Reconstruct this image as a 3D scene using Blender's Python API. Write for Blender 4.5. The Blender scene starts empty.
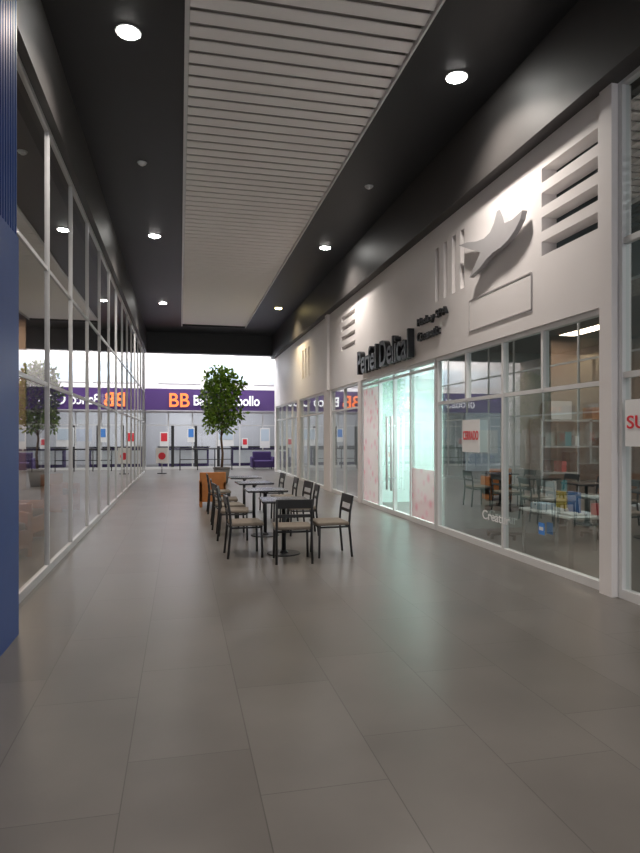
import bpy, bmesh, math, random
from mathutils import Vector, Matrix
random.seed(4)
F=620.0; CX=180.0; CY=436.0; H=1.6
TH=math.atan((320-CX)/F); C=math.cos(TH); S=math.sin(TH)
XR=4.2; XL=-1.48
def Yw(px,X):
    d=F*X/(C*(px-CX)); return (d-X*S)/C
def Zw(px,py,X):
    d=F*X/(C*(px-CX)); return H+(CY-py)*d/F
bpy.context.scene.view_settings.view_transform='Standard'

# ---------------------------------------------------------------- materials
MATS={}
def mat(name,col,rough=0.6,metal=0.0,emit=None,es=0.0,noise=0.0,nscale=8.0,bump=0.0):
    if name in MATS: return MATS[name]
    m=bpy.data.materials.new(name); m.use_nodes=True
    nt=m.node_tree; b=nt.nodes['Principled BSDF']
    b.inputs['Base Color'].default_value=(*col,1); b.inputs['Roughness'].default_value=rough
    b.inputs['Metallic'].default_value=metal
    if emit: 
        b.inputs['Emission Color'].default_value=(*emit,1); b.inputs['Emission Strength'].default_value=es
    tc=nt.nodes.new('ShaderNodeTexCoord'); n=nt.nodes.new('ShaderNodeTexNoise')
    n.inputs['Scale'].default_value=nscale; n.inputs['Detail'].default_value=5
    nt.links.new(tc.outputs['Object'],n.inputs['Vector'])
    if noise>0:
        r=nt.nodes.new('ShaderNodeMapRange')
        r.inputs['To Min'].default_value=1-noise; r.inputs['To Max'].default_value=1+noise
        nt.links.new(n.outputs['Fac'],r.inputs['Value'])
        v=nt.nodes.new('ShaderNodeVectorMath'); v.operation='SCALE'
        v.inputs[0].default_value=col; nt.links.new(r.outputs['Result'],v.inputs['Scale'])
        nt.links.new(v.outputs['Vector'],b.inputs['Base Color'])
    if bump>0:
        bp=nt.nodes.new('ShaderNodeBump'); bp.inputs['Strength'].default_value=bump
        nt.links.new(n.outputs['Fac'],bp.inputs['Height']); nt.links.new(bp.outputs['Normal'],b.inputs['Normal'])
    MATS[name]=m; return m
def glass(name,tint,k,c0,ior=1.5,rough=0.01):
    m=bpy.data.materials.new(name); m.use_nodes=True; nt=m.node_tree; nt.nodes.clear()
    o=nt.nodes.new('ShaderNodeOutputMaterial'); mx=nt.nodes.new('ShaderNodeMixShader')
    t=nt.nodes.new('ShaderNodeBsdfTransparent'); t.inputs['Color'].default_value=(*tint,1)
    g=nt.nodes.new('ShaderNodeBsdfGlossy'); g.inputs['Roughness'].default_value=rough
    g.inputs['Color'].default_value=(.95,.96,.95,1)
    f=nt.nodes.new('ShaderNodeFresnel'); f.inputs['IOR'].default_value=ior
    ma=nt.nodes.new('ShaderNodeMath'); ma.operation='MULTIPLY_ADD'; ma.use_clamp=True
    ma.inputs[1].default_value=k; ma.inputs[2].default_value=c0
    nt.links.new(f.outputs[0],ma.inputs[0]); nt.links.new(ma.outputs[0],mx.inputs[0])
    nt.links.new(t.outputs[0],mx.inputs[1]); nt.links.new(g.outputs[0],mx.inputs[2])
    nt.links.new(mx.outputs[0],o.inputs[0]); return m
def frosted(name,col,alpha):
    m=bpy.data.materials.new(name); m.use_nodes=True; nt=m.node_tree
    b=nt.nodes['Principled BSDF']; b.inputs['Roughness'].default_value=.25
    tc=nt.nodes.new('ShaderNodeTexCoord'); v=nt.nodes.new('ShaderNodeTexVoronoi'); v.inputs['Scale'].default_value=4.5
    cr=nt.nodes.new('ShaderNodeValToRGB')
    cr.color_ramp.elements[0].position=.12; cr.color_ramp.elements[0].color=(col[0],col[1]*.5,col[2]*.6,1)
    cr.color_ramp.elements[1].position=.45; cr.color_ramp.elements[1].color=(*col,1)
    nt.links.new(tc.outputs['Object'],v.inputs['Vector']); nt.links.new(v.outputs['Distance'],cr.inputs[0])
    nt.links.new(cr.outputs[0],b.inputs['Base Color']); b.inputs['Alpha'].default_value=alpha
    return m
def floor_mat():
    m=bpy.data.materials.new('floor_tile'); m.use_nodes=True; nt=m.node_tree; b=nt.nodes['Principled BSDF']
    tc=nt.nodes.new('ShaderNodeTexCoord'); mp=nt.nodes.new('ShaderNodeMapping')
    mp.inputs['Rotation'].default_value=(0,0,math.radians(90)); mp.inputs['Location'].default_value=(0.35,0.25,0)
    nt.links.new(tc.outputs['Object'],mp.inputs['Vector'])
    br=nt.nodes.new('ShaderNodeTexBrick'); br.offset=.35; br.offset_frequency=2
    br.inputs['Scale'].default_value=1; br.inputs['Brick Width'].default_value=1.2; br.inputs['Row Height'].default_value=.6
    br.inputs['Mortar Size'].default_value=.003; br.inputs['Mortar Smooth'].default_value=.2
    br.inputs['Color1'].default_value=(.128,.117,.106,1); br.inputs['Color2'].default_value=(.148,.136,.124,1)
    br.inputs['Mortar'].default_value=(.075,.068,.06,1)
    nt.links.new(mp.outputs[0],br.inputs['Vector'])
    n=nt.nodes.new('ShaderNodeTexNoise'); n.inputs['Scale'].default_value=1.6; n.inputs['Detail'].default_value=8
    nt.links.new(tc.outputs['Object'],n.inputs['Vector'])
    r=nt.nodes.new('ShaderNodeMapRange'); r.inputs['To Min'].default_value=.72; r.inputs['To Max'].default_value=1.25
    nt.links.new(n.outputs['Fac'],r.inputs['Value'])
    v=nt.nodes.new('ShaderNodeVectorMath'); v.operation='SCALE'
    nt.links.new(br.outputs['Color'],v.inputs[0]); nt.links.new(r.outputs[0],v.inputs['Scale'])
    nt.links.new(v.outputs['Vector'],b.inputs['Base Color'])
    r2=nt.nodes.new('ShaderNodeMapRange'); r2.inputs['To Min'].default_value=.25; r2.inputs['To Max'].default_value=.36
    nt.links.new(n.outputs['Fac'],r2.inputs['Value']); nt.links.new(r2.outputs[0],b.inputs['Roughness'])
    bp=nt.nodes.new('ShaderNodeBump'); bp.inputs['Strength'].default_value=.2; bp.inputs['Distance'].default_value=.003; bp.invert=True
    nt.links.new(br.outputs['Fac'],bp.inputs['Height']); nt.links.new(bp.outputs['Normal'],b.inputs['Normal'])
    return m
white=mat('white_paint',(.80,.765,.755),.55,noise=.03,nscale=2)
frame=mat('white_frame',(.70,.70,.70),.35)
frameL=mat('silver_frame',(.50,.50,.51),.35)
black=mat('black_paint',(.016,.017,.020),.5,noise=.15,nscale=3)
fasc=mat('fascia_paint',(.045,.042,.041),.5,noise=.12,nscale=3)
slatm=mat('slat_white',(.93,.90,.88),.5)
slatback=mat('slat_recess',(.42,.40,.39),.8)
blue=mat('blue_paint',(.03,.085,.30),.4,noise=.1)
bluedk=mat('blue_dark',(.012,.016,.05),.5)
metal=mat('steel',(.6,.6,.6),.25,1)
dark=mat('dark_metal',(.018,.018,.02),.4,noise=.1)
tabletop=mat('table_laminate',(.03,.03,.034),.22,noise=.1)
seatm=mat('seat_fabric',(.20,.165,.13),.8,noise=.15,nscale=30)
wood=mat('orange_wood',(.50,.17,.04),.5,noise=.25,nscale=6)
greywall=mat('shop_wall',(.33,.38,.36),.7,noise=.05)
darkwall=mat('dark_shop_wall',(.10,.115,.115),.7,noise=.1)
shopceil=mat('shop_ceiling',(.25,.25,.25),.8)
beige=mat('beige_wall',(.46,.34,.26),.7,noise=.1)
mint=mat('mint_wall',(.74,.92,.88),.6)
purple=mat('sign_purple',(.05,.025,.10),.4,emit=(.06,.025,.13),es=.5)
orange=mat('logo_orange',(.9,.2,.05),.4,emit=(1,.22,.06),es=.9)
signwhite=mat('sign_white',(.9,.9,.9),.4,emit=(1,1,1),es=.6)
red=mat('red_print',(.75,.04,.06),.5)
paper=mat('paper_white',(.85,.85,.85),.6)
shelfm=mat('shelf_grey',(.50,.52,.52),.5)
birdm=mat('bird_silver',(.42,.41,.42),.4,noise=.05)
letter=mat('letter_black',(.012,.014,.018),.35)
groove=mat('groove_grey',(.42,.40,.40),.7)
pblue=mat('poster_blue',(.08,.28,.75),.5)
lblue=mat('light_blue_wall',(.58,.68,.78),.6)
bankwall=mat('bank_wall',(.62,.60,.62),.6)
sofam=mat('purple_fabric',(.06,.035,.14),.8)
yellow=mat('yellow_print',(.85,.6,.05),.5)
teal=mat('teal_plastic',(.05,.35,.4),.5)
leafm=mat('leaf_green',(.19,.33,.03),.45,noise=.5,nscale=5)
leafm2=mat('leaf_dark_green',(.08,.17,.02),.45,noise=.4,nscale=5)
bark=mat('bark',(.16,.10,.06),.8,noise=.3,nscale=20,bump=.3)
pot=mat('pot_grey',(.20,.19,.18),.7,noise=.1)
soil=mat('soil',(.04,.025,.015),.9)
lamp=mat('lamp_glow',(1,1,1),.5,emit=(1,.98,.93),es=70)
lampw=mat('lamp_glow_warm',(1,1,1),.5,emit=(1,.80,.35),es=40)
gR=glass('shop_glass',(.76,.84,.82),.5,.0)
gL=glass('shopfront_glass_dark',(.68,.66,.64),1.3,.18)
gB=glass('bank_glass',(.85,.90,.93),.6,.01)
pinkd=frosted('pink_decal',(.95,.55,.60),.75)
mintd=frosted('mint_decal',(.85,.97,.95),.3)

# ---------------------------------------------------------------- mesh builder
class MB:
    def __init__(s): s.bm=bmesh.new(); s.mats=[]
    def mi(s,m):
        if m not in s.mats: s.mats.append(m)
        return s.mats.index(m)
    def box(s,a,b,m,M=None,bev=0):
        a=Vector(a);b=Vector(b); lo=Vector((min(a[i],b[i]) for i in range(3))); hi=Vector((max(a[i],b[i]) for i in range(3)))
        r=bmesh.ops.create_cube(s.bm,size=1); vs=r['verts']
        for v in vs:
            v.co=Vector((lo[i]+(v.co[i]+.5)*(hi[i]-lo[i]) for i in range(3)))
        fs={f for v in vs for f in v.link_faces}; k=s.mi(m)
        for f in fs: f.material_index=k
        if bev>0:
            es=list({e for v in vs for e in v.link_edges})
            rr=bmesh.ops.bevel(s.bm,geom=es,offset=bev,segments=2,affect='EDGES',profile=.5)
            for f in rr['faces']: f.material_index=k
            vs=list({v for f in rr['faces'] for v in f.verts}|{v for v in vs if v.is_valid})
        if M is not None: bmesh.ops.transform(s.bm,matrix=M,verts=vs)
    def cyl(s,p,r1,r2,h,m,seg=20,M=None):
        r=bmesh.ops.create_cone(s.bm,cap_ends=True,segments=seg,radius1=r1,radius2=r2,depth=h)
        vs=r['verts']; bmesh.ops.translate(s.bm,vec=Vector(p)+Vector((0,0,h/2)),verts=vs)
        k=s.mi(m)
        for f in {f for v in vs for f in v.link_faces}:
            f.material_index=k; f.smooth=len(f.verts)==4
        if M is not None: bmesh.ops.transform(s.bm,matrix=M,verts=vs)
    def tube(s,pts,rad,m,seg=8):
        k=s.mi(m); rings=[]
        pts=[Vector(p) for p in pts]
        for i,p in enumerate(pts):
            t=(pts[min(i+1,len(pts)-1)]-pts[max(i-1,0)]).normalized()
            a=t.cross(Vector((0,0,1))) if abs(t.z)<.95 else t.cross(Vector((0,1,0)))
            a.normalize(); b=t.cross(a); rr=rad[i] if isinstance(rad,(list,tuple)) else rad
            rings.append([s.bm.verts.new(p+a*rr*math.cos(2*math.pi*j/seg)+b*rr*math.sin(2*math.pi*j/seg)) for j in range(seg)])
        for i in range(len(rings)-1):
            for j in range(seg):
                f=s.bm.faces.new((rings[i][j],rings[i][(j+1)%seg],rings[i+1][(j+1)%seg],rings[i+1][j])); f.material_index=k; f.smooth=True
        for rg in (rings[0],rings[-1]):
            f=s.bm.faces.new(rg); f.material_index=k
    def face(s,pts,m):
        f=s.bm.faces.new([s.bm.verts.new(Vector(p)) for p in pts]); f.material_index=s.mi(m); return f
    def prism(s,pts,off,m):
        off=Vector(off); a=[s.bm.verts.new(Vector(p)) for p in pts]; b=[s.bm.verts.new(Vector(p)+off) for p in pts]
        k=s.mi(m); fs=[s.bm.faces.new(a),s.bm.faces.new(list(reversed(b)))]
        n=len(pts)
        for i in range(n): fs.append(s.bm.faces.new((a[i],b[i],b[(i+1)%n],a[(i+1)%n])))
        for f in fs: f.material_index=k
    def obj(s,name,loc=(0,0,0),rz=0,parent=None):
        bmesh.ops.recalc_face_normals(s.bm,faces=s.bm.faces[:]) 
        me=bpy.data.meshes.new(name); s.bm.to_mesh(me); s.bm.free()
        for m in s.mats: me.materials.append(m)
        o=bpy.data.objects.new(name,me); bpy.context.collection.objects.link(o)
        o.location=loc; o.rotation_euler=(0,0,rz)
        if parent: o.parent=parent
        return o
def linked(src,name,loc,rz):
    o=bpy.data.objects.new(name,src.data); bpy.context.collection.objects.link(o); o.location=loc; o.rotation_euler=(0,0,rz); return o
def empty(name,loc=(0,0,0)):
    o=bpy.data.objects.new(name,None); o.location=loc; bpy.context.collection.objects.link(o); return o
def text(name,body,m,width,height,depth,pos,rot,parent=None,off=.012):
    cu=bpy.data.curves.new(name,'FONT'); cu.body=body; cu.extrude=.5*depth; cu.align_x='LEFT'; cu.offset=off
    t=bpy.data.objects.new(name+'_tmp',cu); bpy.context.collection.objects.link(t)
    dg=bpy.context.evaluated_depsgraph_get(); dg.update()
    me=bpy.data.meshes.new_from_object(t.evaluated_get(dg)); bpy.data.objects.remove(t)
    xs=[v.co.x for v in me.vertices]; ys=[v.co.y for v in me.vertices]
    x0,x1,y0,y1=min(xs),max(xs),min(ys),max(ys)
    for v in me.vertices:
        v.co.x=(v.co.x-x0)/(x1-x0)*width; v.co.y=(v.co.y-y0)/(y1-y0)*height
    me.materials.clear(); me.materials.append(m)
    o=bpy.data.objects.new(name,me); bpy.context.collection.objects.link(o)
    o.location=pos; o.rotation_euler=rot
    if parent: o.parent=parent
    return o
ROT_R=(math.pi/2,0,-math.pi/2)
ROT_F=(math.pi/2,0,0)

# ---------------------------------------------------------------- floor / ceiling
b=MB(); b.box((-9,-10,-.1),(13,37,0),floor_mat()); b.obj('floor')
ZC=6.1; SX0=.06; SX1=2.67; YE=25.9
b=MB()
b.box((-1.75,-10,ZC),(SX0,28,ZC+.1),black); b.box((SX1,-10,ZC),(4.4,28,ZC+.1),black)
b.box((SX0,YE,ZC),(SX1,28,ZC+.1),black)
b.box((SX0-.02,-10,ZC+.4),(SX1+.02,28,ZC+.5),slatback)
b.box((SX0-.1,-10,ZC+.1),(SX0-.02,28,ZC+.5),slatback); b.box((SX1+.02,-10,ZC+.1),(SX1+.1,28,ZC+.5),slatback)
b.obj('ceiling')
b=MB(); y=-9.9
while y<YE-.1:
    M=Matrix.Translation((0,y,ZC+.045))@Matrix.Rotation(math.radians(-6),4,'X')
    b.box((SX0+.045,-.082,-.006),(SX1-.03,.082,.006),slatm,M=M); y+=.25
b.box((SX0-.01,-10,ZC-.03),(SX0+.04,YE,ZC+.1),frame); b.box((SX1-.025,-10,ZC-.01),(SX1,YE,ZC+.1),frame)
b.obj('ceiling_slats')
b=MB()
b.box((4.02,-10,5.1),(4.4,28,ZC),fasc); b.obj('trim_1')
b=MB(); b.box((-1.75,-10,5.22),(-1.40,28,ZC),fasc); b.obj('trim_2')
b=MB(); b.box((-1.40,27.6,5.2),(4.02,28,ZC),black); b.obj('trim_3')

# ---------------------------------------------------------------- right wall
def holewall(b,x0,x1,yr,zr,holes,m):
    ys=sorted({yr[0],yr[1],*[h[0] for h in holes],*[h[1] for h in holes]}); zs=sorted({zr[0],zr[1],*[h[2] for h in holes],*[h[3] for h in holes]})
    for i in range(len(ys)-1):
        run=None
        for j in range(len(zs)-1):
            cy=(ys[i]+ys[i+1])/2; cz=(zs[j]+zs[j+1])/2
            hit=any(h[0]<cy<h[1] and h[2]<cz<h[3] for h in holes)
            if not hit:
                if run is None: run=zs[j]
            if (hit or j==len(zs)-2) and run is not None:
                b.box((x0,ys[i],run),(x1,ys[i+1],zs[j] if hit else zs[j+1]),m); run=None
holes=[]
for k in range(4): holes.append((5.60,6.62,3.74+.29*k,3.74+.29*k+.17))
vs=[]
for yy in (8.68,8.98,9.30,9.64): vs.append((yy,yy+.13,3.85,4.75))
hs=[(14.7,16.0,3.85+.26*k,3.85+.26*k+.12) for k in range(4)]
vs2=[(20.2+.5*k,20.4+.5*k,3.6,4.6) for k in range(3)]
b=MB()
holewall(b,4.2,4.4,(5.36,28.0),(2.92,5.12),holes+vs+hs+vs2,white)
b.box((4.33,8.5,3.8),(4.395,9.9,4.8),groove); b.box((4.33,14.6,3.8),(4.395,16.1,4.9),groove); b.box((4.33,20.1,3.5),(4.395,21.8,4.7),groove)
b.box((4.17,5.355,0),(4.4,5.54,5.12),white)
b.box((4.2,14.2,0),(4.4,14.45,2.92),white); b.box((4.2,17.3,0),(4.4,18.1,2.92),white)
b.box((4.2,22.0,0),(4.4,22.5,2.92),white); b.box((4.2,27.6,0),(4.4,28,2.92),white)
b.box((4.12,17.35,2.92),(4.2,17.6,5.1),white)
b.obj('wall_right')

def storefront(name,x,y0,y1,z1,mull,trans,gm,fw=.05,depth=.08,z0=0.0,sides=True,upper=(),zu=None,fm=None):
    fm=fm or frame
    b=MB(); xa,xb=x-depth/2,x+depth/2
    b.box((xa,y0,z0),(xb,y1,z0+.09),fm); b.box((xa,y0,z1-.06),(xb,y1,z1),fm)
    ms=sorted(set(([y0+fw/2,y1-fw/2] if sides else [])+list(mull)))
    for y in ms: b.box((xa,y-fw/2,z0+.09),(xb,y+fw/2,z1-.06),fm)
    for y in upper: b.box((xa,y-fw/2,zu),(xb,y+fw/2,z1-.06),fm)
    for z in trans:
        b.box((xa+.01,y0,z-fw/2),(xb-.01,y1,z+fw/2),fm)
    b.face([(x,y0,z0+.05),(x,y1,z0+.05),(x,y1,z1-.03),(x,y0,z1-.03)],gm)
    return b.obj(name)
storefront('window_1',4.28,5.54,9.82,2.92,[Yw(505,4.28)],[2.15],gR,upper=[Yw(545,4.28),Yw(468,4.28)],zu=2.15)
storefront('window_2',4.28,9.86,14.2,2.92,[11.05,12.0,12.95],[2.78],gR)
storefront('window_3',4.28,14.45,17.3,2.92,[15.9],[2.3],gR)
storefront('window_4',4.28,18.1,22.0,2.92,[19.4,20.7],[2.3],gR)
storefront('window_5',4.28,22.5,27.6,2.92,[23.8,25.1,26.3],[2.3],gR)
storefront('window_6',4.28,-10,5.35,5.12,[-8,-6,-4,-2,0,1.7,3.4],[2.2,3.52],gR,fw=.06)
b=MB()
for k in range(16): b.box((4.36,3.45,3.62+.09*k),(4.42,5.3,3.66+.09*k),groove)
b.obj('window_louvre')
b=MB()
for yy in (11.86,12.14):
    b.tube([(4.15,yy,.5),(4.15,yy,2.0)],.026,frame)
    for z in (.75,1.8): b.tube([(4.15,yy,z),(4.235,yy,z)],.014,metal)
b.obj('door_handle')
b=MB()
b.face([(4.26,13.0,.1),(4.26,14.15,.1),(4.26,14.15,2.7),(4.26,13.0,2.7)],pinkd)
b.face([(4.26,9.92,.1),(4.26,11.0,.1),(4.26,11.0,1.0),(4.26,9.92,1.0)],pinkd)
b.face([(4.26,9.92,1.0),(4.26,11.0,1.0),(4.26,11.0,2.7),(4.26,9.92,2.7)],mintd)
b.obj('window_decal')

# ---- shop interiors right
def room(prefix,x0,x1,y0,y1,z1,wm,cm):
    b=MB(); b.box((x1,y0,0),(x1+.1,y1,z1),wm); b.box((x0,y0-.05,0),(x1,y0+.03,z1),wm); b.box((x0,y1-.03,0),(x1,y1+.05,z1),wm)
    b.obj('wall_'+prefix); b=MB(); b.box((x0,y0,z1),(x1+.1,y1,z1+.08),cm); b.obj('ceiling_'+prefix)
room('travel_shop',4.42,8.2,5.5,9.84,3.05,greywall,shopceil)
b=MB(); b.box((5.3,5.45,3.13),(5.4,9.9,5.2),darkwall); b.box((4.42,5.45,5.15),(5.4,9.9,5.22),darkwall); b.obj('wall_attic')  # dark backing added above the shop so the louvre slots stay dark
room('clinic',4.42,7.0,9.95,14.3,3.0,mint,mint)
room('far_shop',4.42,8.0,14.42,27.9,3.2,bankwall,white)
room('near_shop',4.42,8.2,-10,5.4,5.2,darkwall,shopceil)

def area(name,loc,sx,sy,p,col=(1,1,1),rot=(0,0,0)):
    l=bpy.data.lights.new(name,'AREA'); l.shape='RECTANGLE'; l.size=sx; l.size_y=sy; l.energy=p; l.color=col
    o=bpy.data.objects.new(name,l); o.location=loc; o.rotation_euler=rot; bpy.context.collection.objects.link(o); return o
area('ceiling_light_panel',(6.3,7.3,3.0),.6,1.2,52,(.95,1,.97))  # this run of area lights is fill, added to brighten shops, hall and bank
area('ceiling_light_panel',(5.7,12,2.92),1.2,2.5,250,(.97,1,1))
area('ceiling_light_panel',(6.2,18,3.1),.8,2.5,80)
area('ceiling_light_panel',(6.2,24,3.1),.8,2.5,80)
area('ceiling_light_panel',(6.3,3.3,4.9),.6,1.2,60)
area('ceiling_light_panel',(-4.6,9,5.1),.6,2.4,200,(1,.85,.7))
area('ceiling_light_panel',(-4.6,18,5.1),.6,2.4,150,(1,.85,.7))
area('ceiling_light_panel',(1.5,29.5,6.4),6,1.5,540,(.97,.98,1))
area('ceiling_light_panel',(-5.5,29.5,6.4),5,1.5,230,(.97,.98,1))
area('ceiling_light_panel',(1.5,33.5,3.9),7,2,260,(.97,.98,1))

def desk(name,x,y,w,d,h,topm,rz=0):
    b=MB(); b.box((-w/2,-d/2,h-.03),(w/2,d/2,h),topm,bev=.006)
    for sx in (-1,1):
        for sy in (-1,1): b.box((sx*(w/2-.05)-.02,sy*(d/2-.05)-.02,0),(sx*(w/2-.05)+.02,sy*(d/2-.05)+.02,h-.03),metal)
    b.box((-w/2+.05,d/2-.06,h-.35),(w/2-.05,d/2-.04,h-.03),topm)
    return b.obj(name,(x,y,0),rz)
desk('display_table',4.85,7.15,.6,1.15,.62,paper)
desk('office_desk',6.35,7.9,1.5,.7,.74,shelfm)
def monitor(x,y,z,rz):
    b=MB(); b.box((-.1,-.08,0),(.1,.08,.015),dark); b.box((-.02,-.015,.015),(.02,.015,.16),dark); b.box((-.26,-.02,.13),(.26,.02,.45),dark,bev=.008); b.box((-.24,-.024,.15),(.24,-.021,.43),lblue)
    b.obj('computer_monitor',(x,y,z),rz)
monitor(6.75,7.95,.742,.5); monitor(5.95,8.0,.742,3.0)
b=MB()
b.box((4.65,6.7,.622),(4.87,7.0,.64),paper); b.box((4.95,6.95,.622),(4.97,7.2,.88),pblue); b.box((4.98,7.3,.622),(5.0,7.5,.86),yellow)
b.box((4.65,7.35,.622),(4.88,7.6,.70),lblue,bev=.01); b.box((5.0,6.7,.622),(5.1,6.8,.76),red); b.box((4.8,7.05,.622),(4.86,7.3,.66),paper)
b.obj('brochure_stack')
b=MB(); b.box((6.15,7.62,.742),(6.18,7.75,.95),pblue); b.box((6.3,7.6,.742),(6.4,7.7,.88),yellow); b.box((6.2,7.85,.742),(6.45,8.1,.78),paper); b.obj('paper_stack')
b=MB()
SX=6.0; EX=7.9; YS=9.45; NS=4
for x in (SX,(SX+EX)/2,EX): b.box((x-.02,YS,0),(x+.02,YS+.34,1.9),shelfm)
b.box((SX,YS+.32,0),(EX,YS+.34,1.9),greywall)
for k in range(5): b.box((SX,YS,.05+.45*k),(EX,YS+.33,.08+.45*k),shelfm)
for k in range(4):
    x=SX+.08
    while x<EX-.3:
        w=random.uniform(.06,.25); h=random.uniform(.12,.34)
        if not (x<(SX+EX)/2<x+w+.03): b.box((x,YS+.02,.081+.45*k),(x+w,YS+.25,.08+.45*k+h),random.choice([red,pblue,dark,paper,dark,teal,greywall,shelfm,dark]))
        x+=w+random.uniform(.05,.3)
b.box((6.2,YS+.03,1.885),(6.6,YS+.3,2.2),paper,bev=.01); b.box((7.0,YS+.03,1.885),(7.5,YS+.3,2.1),wood,bev=.01)
b.obj('bookshelf')
b=MB(); b.box((4.75,9.77,1.0),(5.4,9.805,2.0),lblue); b.box((4.8,9.765,1.3),(5.35,9.77,1.7),paper); b.obj('wall_poster')
b=MB()
b.box((5.5,5.75,0),(6.1,6.2,1.0),paper,bev=.01)
for k in range(3): b.box((5.48,5.79,.06+.31*k),(5.5,6.16,.33+.31*k),frame)
b.box((5.53,5.78,1.0),(6.05,6.17,1.25),paper,bev=.02); b.box((5.6,5.82,1.25),(6.0,6.12,1.28),dark)
b.obj('printer_cabinet')
def office_chair(x,y,rz):
    b=MB()
    for k in range(5):
        M=Matrix.Rotation(k*2*math.pi/5,4,'Z'); b.box((0,-.02,.05),(.3,.02,.08),dark,M=M); b.cyl((.28,0,0),.025,.025,.05,dark,8,M=M)
    b.cyl((0,0,.08),.025,.025,.35,metal,12); b.box((-.24,-.24,.43),(.24,.24,.51),dark,bev=.03)
    b.box((-.22,.2,.58),(.22,.26,1.05),dark,bev=.025); b.box((-.03,.22,.45),(.03,.25,.6),dark)
    b.obj('office_chair',(x,y,0),rz)
office_chair(6.3,7.15,3.0); office_chair(6.5,8.6,.2); office_chair(5.0,8.9,2.2)

def zsign(name,y0,y1,z0,z1,txt,x=4.22,tm=red):
    e=MB(); e.box((x-.004,y0,z0),(x+.004,y1,z1),paper); o=e.obj(name)
    text('lettering',txt,tm,(y1-y0)*.88,(z1-z0)*.28,.004,(x-.008,y1-(y1-y0)*.06,z0+(z1-z0)*.38),ROT_R,o,off=.01)
zsign('window_notice',8.22,8.78,1.36,1.84,'CERRADO')
zsign('window_notice',4.75,5.22,1.5,1.95,'SUR')
t=text('window_lettering','Creatur',paper,.75,.13,.004,(4.225,8.15,.42),ROT_R,off=.01)
b=MB(); b.box((4.222,6.6,.42),(4.228,6.72,.56),pblue); b.box((4.219,6.62,.47),(4.222,6.70,.51),paper); b.obj('door_sticker')

# ---- signs on wall
sg=empty('clinic_sign')
text('letters','Perfel Delical',letter,3.35,.54,.12,(4.11,14.0,3.03),ROT_R,sg,off=.014)
sg2=empty('clinic_subtitle_sign')
text('letters_1','Hada y SPA',letter,1.25,.17,.05,(4.16,10.45,3.52),ROT_R,sg2)
text('letters_2','Cosmetic',letter,.95,.16,.05,(4.16,10.45,3.28),ROT_R,sg2)
bird=[(466,246),(474,243),(484,242),(492,239),(498,233),(502,224),(505,212),(508,210),(511,217),(513,224),(521,220),(531,211),(529,220),(524,230),(517,240),(509,248),(501,253),(494,260),(487,269),(477,278),(481,269),(485,260),(488,253),(478,250)]
b=MB()
pts=[(4.08,Yw(x,4.2),Zw(x,y,4.2)) for x,y in bird]
b.prism(pts,(.07,0,0),birdm)
cyb=Vector((4.14,Yw(500,4.2),Zw(500,240,4.2)))
b.box(cyb-Vector((0,.05,.05)),cyb+Vector((.058,.05,.05)),metal)
b.obj('bird_emblem')
b=MB()
ya,yb=Yw(470,4.2),Yw(532,4.2); za,zb=3.15,3.6
b.box((4.192,yb,za),(4.199,ya,zb),white)
for z in (za,zb): b.box((4.185,yb,z-.008),(4.2,ya,z+.008),groove)
for yy in (ya,yb): b.box((4.185,yy-.008,za),(4.2,yy+.008,zb),groove)
b.obj('sign_plate')

# ---------------------------------------------------------------- left side
ms=[];y=-8.2
while y<27.8: ms.append(round(y,2)); y+=1.6
storefront('window_7',XL-.04,-10,28,5.22,ms,[2.2,3.55],gL,fw=.045,depth=.05,fm=frameL)
b=MB(); b.box((-8.1,-10,0),(-8,28,5.3),beige); b.box((-8,-10.1,0),(-1.6,-10,5.3),beige); b.obj('wall_left')
b=MB(); b.box((-8.1,-10,5.25),(-1.75,28,5.35),shopceil); b.obj('ceiling_left_shop')
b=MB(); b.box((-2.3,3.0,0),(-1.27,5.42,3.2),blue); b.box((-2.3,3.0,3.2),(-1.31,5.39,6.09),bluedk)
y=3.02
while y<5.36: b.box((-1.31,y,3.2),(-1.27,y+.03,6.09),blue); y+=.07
b.obj('blue_column')
b=MB()
for y in (12,20): b.box((-8,y,0),(-4.5,y+.12,5.2),beige)
b.obj('wall_partition')
def armchair(x,y,rz):
    b=MB(); b.box((-.29,-.27,.12),(.29,.25,.36),wood,bev=.01)
    b.box((-.29,.2,.12),(.29,.27,.78),wood,bev=.01)
    for s in (-1,1): b.box((s*.29,-.27,.0),(s*.23,.27,.58),wood,bev=.01)
    b.box((-.22,-.26,.36),(.22,.2,.46),seatm,bev=.03)
    b.obj('wooden_armchair',(x,y,0),rz)
armchair(.72,14.4,math.pi); armchair(-2.3,8.9,.6); armchair(-2.4,10.4,1.4); armchair(-2.5,14.2,1)

# ---------------------------------------------------------------- cafe furniture
def chair_mesh():
    b=MB(); w=.225
    for sx in (-1,1):
        b.tube([(sx*w,-.21,0),(sx*(w-.01),-.2,.44)],.016,dark)
        b.tube([(sx*w,.24,0),(sx*(w-.005),.20,.42),(sx*(w-.005),.215,.6),(sx*(w-.005),.25,.80)],.016,dark)
        b.tube([(sx*w,-.20,.40),(sx*w,.20,.40)],.012,dark)
    b.tube([(-w,-.2,.40),(w,-.2,.40)],.012,dark); b.tube([(-w,.2,.40),(w,.2,.40)],.012,dark)
    b.box((-w-.015,-.23,.42),(w+.015,.20,.465),seatm,bev=.015)
    M=Matrix.Translation((0,.243,.755))@Matrix.Rotation(math.radians(-9),4,'X')
    b.box((-w-.012,-.012,-.06),(w+.012,.012,.055),dark,M=M,bev=.006)
    M=Matrix.Translation((0,.220,.60))@Matrix.Rotation(math.radians(-7),4,'X')
    b.box((-w,-.008,-.02),(w,.008,.02),dark,M=M)
    return b
cm=None
def chair(x,y,rz):
    global cm
    if cm is None: cm=chair_mesh().obj('cafe_chair',(x,y,0),rz)
    else: linked(cm,'cafe_chair',(x,y,0),rz)
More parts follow.
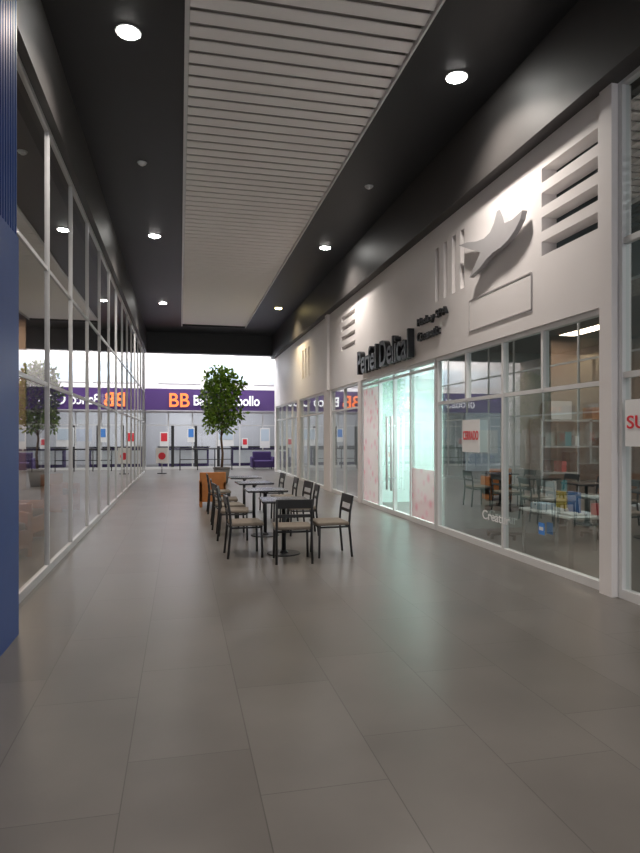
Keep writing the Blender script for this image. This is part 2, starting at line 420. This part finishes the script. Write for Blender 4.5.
tm_=None
def table(x,y,rz=0):
    global tm_
    if tm_ is None:
        b=MB(); b.box((-.32,-.32,.715),(.32,.32,.745),tabletop,bev=.01)
        b.cyl((0,0,.0),.23,.22,.015,dark,28); b.cyl((0,0,.015),.06,.035,.03,dark,20); b.cyl((0,0,.04),.03,.03,.66,dark,16)
        b.box((-.2,-.02,.69),(.2,.02,.715),dark); b.box((-.02,-.2,.69),(.02,.2,.714),dark)
        tm_=b.obj('cafe_table',(x,y,0),rz)
    else: linked(tm_,'cafe_table',(x,y,0),rz)
R=math.radians
for i,(ty,tx) in enumerate([(8.35,1.38),(9.95,1.34),(11.5,1.34),(13.1,1.32)]):
    table(tx,ty,R(random.uniform(-4,4)))
chair(1.98,8.15,R(-88))
chair(1.41,7.85,R(176))
chair(.84,8.35,R(92))
chair(.82,9.75,R(84)); chair(1.95,9.95,R(-95)); chair(1.95,10.6,R(-84))
chair(.80,10.5,R(96))
chair(.80,11.5,R(88)); chair(1.93,11.7,R(-92)); chair(.8,13.1,R(90)); chair(1.9,13.1,R(-88))

# tree
b=MB(); tp=Vector((1.38,21.2,0))
b.cyl((0,0,0),.20,.28,.5,pot,28); b.cyl((0,0,.5),.30,.30,.04,pot,28); b.cyl((0,0,.535),.26,.26,.01,soil,24)
tr=[(0,0,.5),(.03,0,1.0),(-.02,.02,1.5),(.02,0,2.0),(.0,0,2.6),(.02,0,3.3)]
b.tube(tr,[.045,.04,.035,.032,.028,.015],bark)
cl=[]
for k in range(34):
    z=1.9+1.85*(k+.5)/34; rr=.66*math.sqrt(max(.12,1-((z-2.8)/1.15)**2)); a=k*2.4+random.uniform(-.3,.3); q=random.uniform(.45,1)*rr
    c=Vector((q*math.cos(a),q*math.sin(a),z)); cl.append(c)
    st=Vector((0,0,max(1.6,z-.5))); b.tube([st,(st+c)/2+Vector((0,0,.05)),c],[.014,.01,.006],bark,6)
for c in cl:
    for k in range(75):
        d=Vector((random.gauss(0,1),random.gauss(0,1),random.gauss(0,1))).normalized()
        p=c+d*random.uniform(.05,.27); n=(d+Vector((0,0,random.uniform(-.6,.5)))).normalized()
        L=random.uniform(.10,.17); side=n.cross(Vector((random.random(),random.random(),random.random()))).normalized()*L*.32
        up=n.cross(side).normalized()*.015
        m=random.choice([leafm,leafm,leafm2])
        b.face([p,p+n*L*.4+side+up,p+n*L,p+n*L*.35],m); b.face([p,p+n*L*.35,p+n*L,p+n*L*.4-side+up],m)
b.obj('potted_tree',tp)

# ---------------------------------------------------------------- cross hall & bank
YB=31.0
b=MB()
b.box((-9,YB,3.9),(13,YB+.2,6.6),white)
for x in (-9,-1.9,5.0,12.6): b.box((x,YB,0),(x+.3,YB+.2,3.9),white)
b.box((-9.1,27,0),(-9,37,6.6),white); b.box((13,27.9,0),(13.1,37,6.6),white)
b.box((4.4,28.0,0),(13,28.1,6.6),white); b.box((-9,27.9,5.3),(-1.6,28.0,6.6),white)
b.obj('wall_back')
b=MB(); b.box((-9,28,6.6),(13,31.2,6.7),white); b.obj('ceiling_hall')
b=MB()
for x0,x1 in [(-5.6,-3.6),(-3.4,-1.9),(-1.0,1.0),(1.3,3.3),(3.6,5.6),(6,8)]:
    b.box((x0,YB-.03,4.15),(x1,YB,5.2),frame); b.box((x0+.07,YB-.035,4.22),(x1-.07,YB-.03,5.13),lblue)
b.obj('window_8')
sb=empty('bank_sign')
b=MB(); b.box((-8.5,YB-.3,2.85),(9,YB-.06,3.86),purple); b.obj('panel',parent=sb)
text('logo','BB',orange,.95,.66,.05,(-.50,YB-.33,3.0),ROT_F,sb)
text('letters_1','Banco Cabollo',signwhite,3.2,.50,.05,(.65,YB-.33,3.08),ROT_F,sb)
text('letters_2','Banco',signwhite,1.9,.50,.05,(-3.6,YB-.33,3.08),ROT_F,sb)
b=MB()
b.box((-8.7,YB-.05,0),(9,YB+.03,.1),frame); b.box((-8.7,YB-.05,2.72),(9,YB+.03,2.8),frame)
x=-8.6
while x<9: b.box((x-.03,YB-.05,.1),(x+.03,YB+.03,2.72),frame); x+=1.15
for x in (-.35,.75,1.85): b.box((x-.07,YB-.055,.1),(x+.07,YB+.035,2.1),dark)
b.box((-8.7,YB-.04,2.1),(9,YB+.02,2.15),frame)
b.face([(-8.7,YB,.1),(9,YB,.1),(9,YB,2.75),(-8.7,YB,2.75)],gB)
b.obj('window_9')
b=MB(); b.box((-9,36,0),(13,36.1,4),bankwall); b.obj('wall_bank'); b=MB(); b.box((-9,31.2,4),(13,36.1,4.1),white); b.obj('ceiling_bank')
for cx in (-4,0.2,4):
    b=MB(); b.box((cx-1.3,33.6,0),(cx+1.3,34.1,1.0),sofam); b.box((cx-1.35,33.5,1.0),(cx+1.35,34.15,1.05),dark); b.box((cx-1.2,33.58,.15),(cx+1.2,33.6,.85),paper); b.obj('bank_counter')
for i,(x,m,w,z0,z1) in enumerate([(-.95,red,.4,1.1,1.8),(.35,pblue,.35,1.3,2.0),(1.8,lblue,.8,1.1,2.0),(3.0,red,.3,1.0,1.5),(-2.9,red,.5,1,1.9),(-4.8,pblue,.8,1,2),(3.9,lblue,.5,1,2)]):
    b=MB(); b.box((x,YB-.09,z0),(x+w,YB-.065,z1),paper); b.box((x+.05,YB-.095,z0+(z1-z0)*.35),(x+w-.05,YB-.09,z1-.06),m); b.obj('window_poster')
def railing(x0,x1,y):
    b=MB(); n=int((x1-x0)/.8)
    for k in range(n+1): b.tube([(x0+k*.8,y,0),(x0+k*.8,y,1.0)],.025,dark)
    b.tube([(x0,y,1.0),(x0+n*.8,y,1.0)],.035,dark); b.tube([(x0,y,.5),(x0+n*.8,y,.5)],.018,dark)
    b.obj('railing')
railing(-8,-1.5,29.6); railing(0.0,2.9,29.6)
b=MB()
b.box((-.45,-.35,.08),(.45,.35,.42),sofam,bev=.04); b.box((-.45,.2,.3),(.45,.38,.85),sofam,bev=.05)
for s in (-1,1): b.box((s*.45,-.36,.08),(s*.57,.38,.6),sofam,bev=.04)
for s in (-1,1):
    for t in (-1,1): b.cyl((s*.4,t*.28,0),.02,.02,.09,dark,8)
b.obj('sofa',(3.9,29.9,0))
b=MB()
b.cyl((0,0,0),.2,.2,.03,dark); b.tube([(0,0,.03),(0,0,.5)],.02,metal); b.box((-.25,-.02,.45),(.25,.02,1.1),paper); b.cyl((0,0,0),.15,.15,.02,red,24,M=Matrix.Translation((0,-.02,.75))@Matrix.Rotation(math.pi/2,4,'X'))
b.obj('floor_sign',(-.75,27.2,0))

# ---------------------------------------------------------------- downlights
for y in (-7.2,0,7.2,14.4,21.6):
    for x in (-.56,3.38):
        warm=(x>0 and y>20)
        b=MB(); b.cyl((0,0,-.012),.14,.14,.012,frame,32); b.cyl((0,0,-.02),.115,.115,.01,lampw if warm else lamp,32)
        o=b.obj('ceiling_downlight',(x,y,ZC))
        l=bpy.data.lights.new('bulb','SPOT'); l.energy=460; l.spot_size=R(130); l.spot_blend=.8; l.shadow_soft_size=.12
        l.color=(1,.80,.5) if warm else (1,.91,.83)
        lo=bpy.data.objects.new('bulb',l); lo.location=(0,0,-.06); lo.parent=o; bpy.context.collection.objects.link(lo)
for x,y in ((-.61,10.6),(3.32,10.7)):
    b=MB(); b.cyl((0,0,-.03),.06,.08,.03,frame,20); b.cyl((0,0,-.05),.03,.05,.02,frame,16); b.obj('smoke_detector',(x,y,ZC))

# ---------------------------------------------------------------- world & camera
w=bpy.data.worlds.new('World'); bpy.context.scene.world=w; w.use_nodes=True
bg=w.node_tree.nodes['Background']; bg.inputs[0].default_value=(.93,.95,1,1); bg.inputs[1].default_value=2.8
cd=bpy.data.cameras.new('camera'); cam=bpy.data.objects.new('camera',cd); bpy.context.collection.objects.link(cam)
cd.sensor_fit='HORIZONTAL'; cd.sensor_width=36; cd.lens=36*F/640
cd.shift_y=(CY-426.5)/640
cam.location=(0,0,H); cam.rotation_euler=(math.pi/2,0,-TH); cd.clip_start=.05; cd.clip_end=200
bpy.context.scene.camera=cam
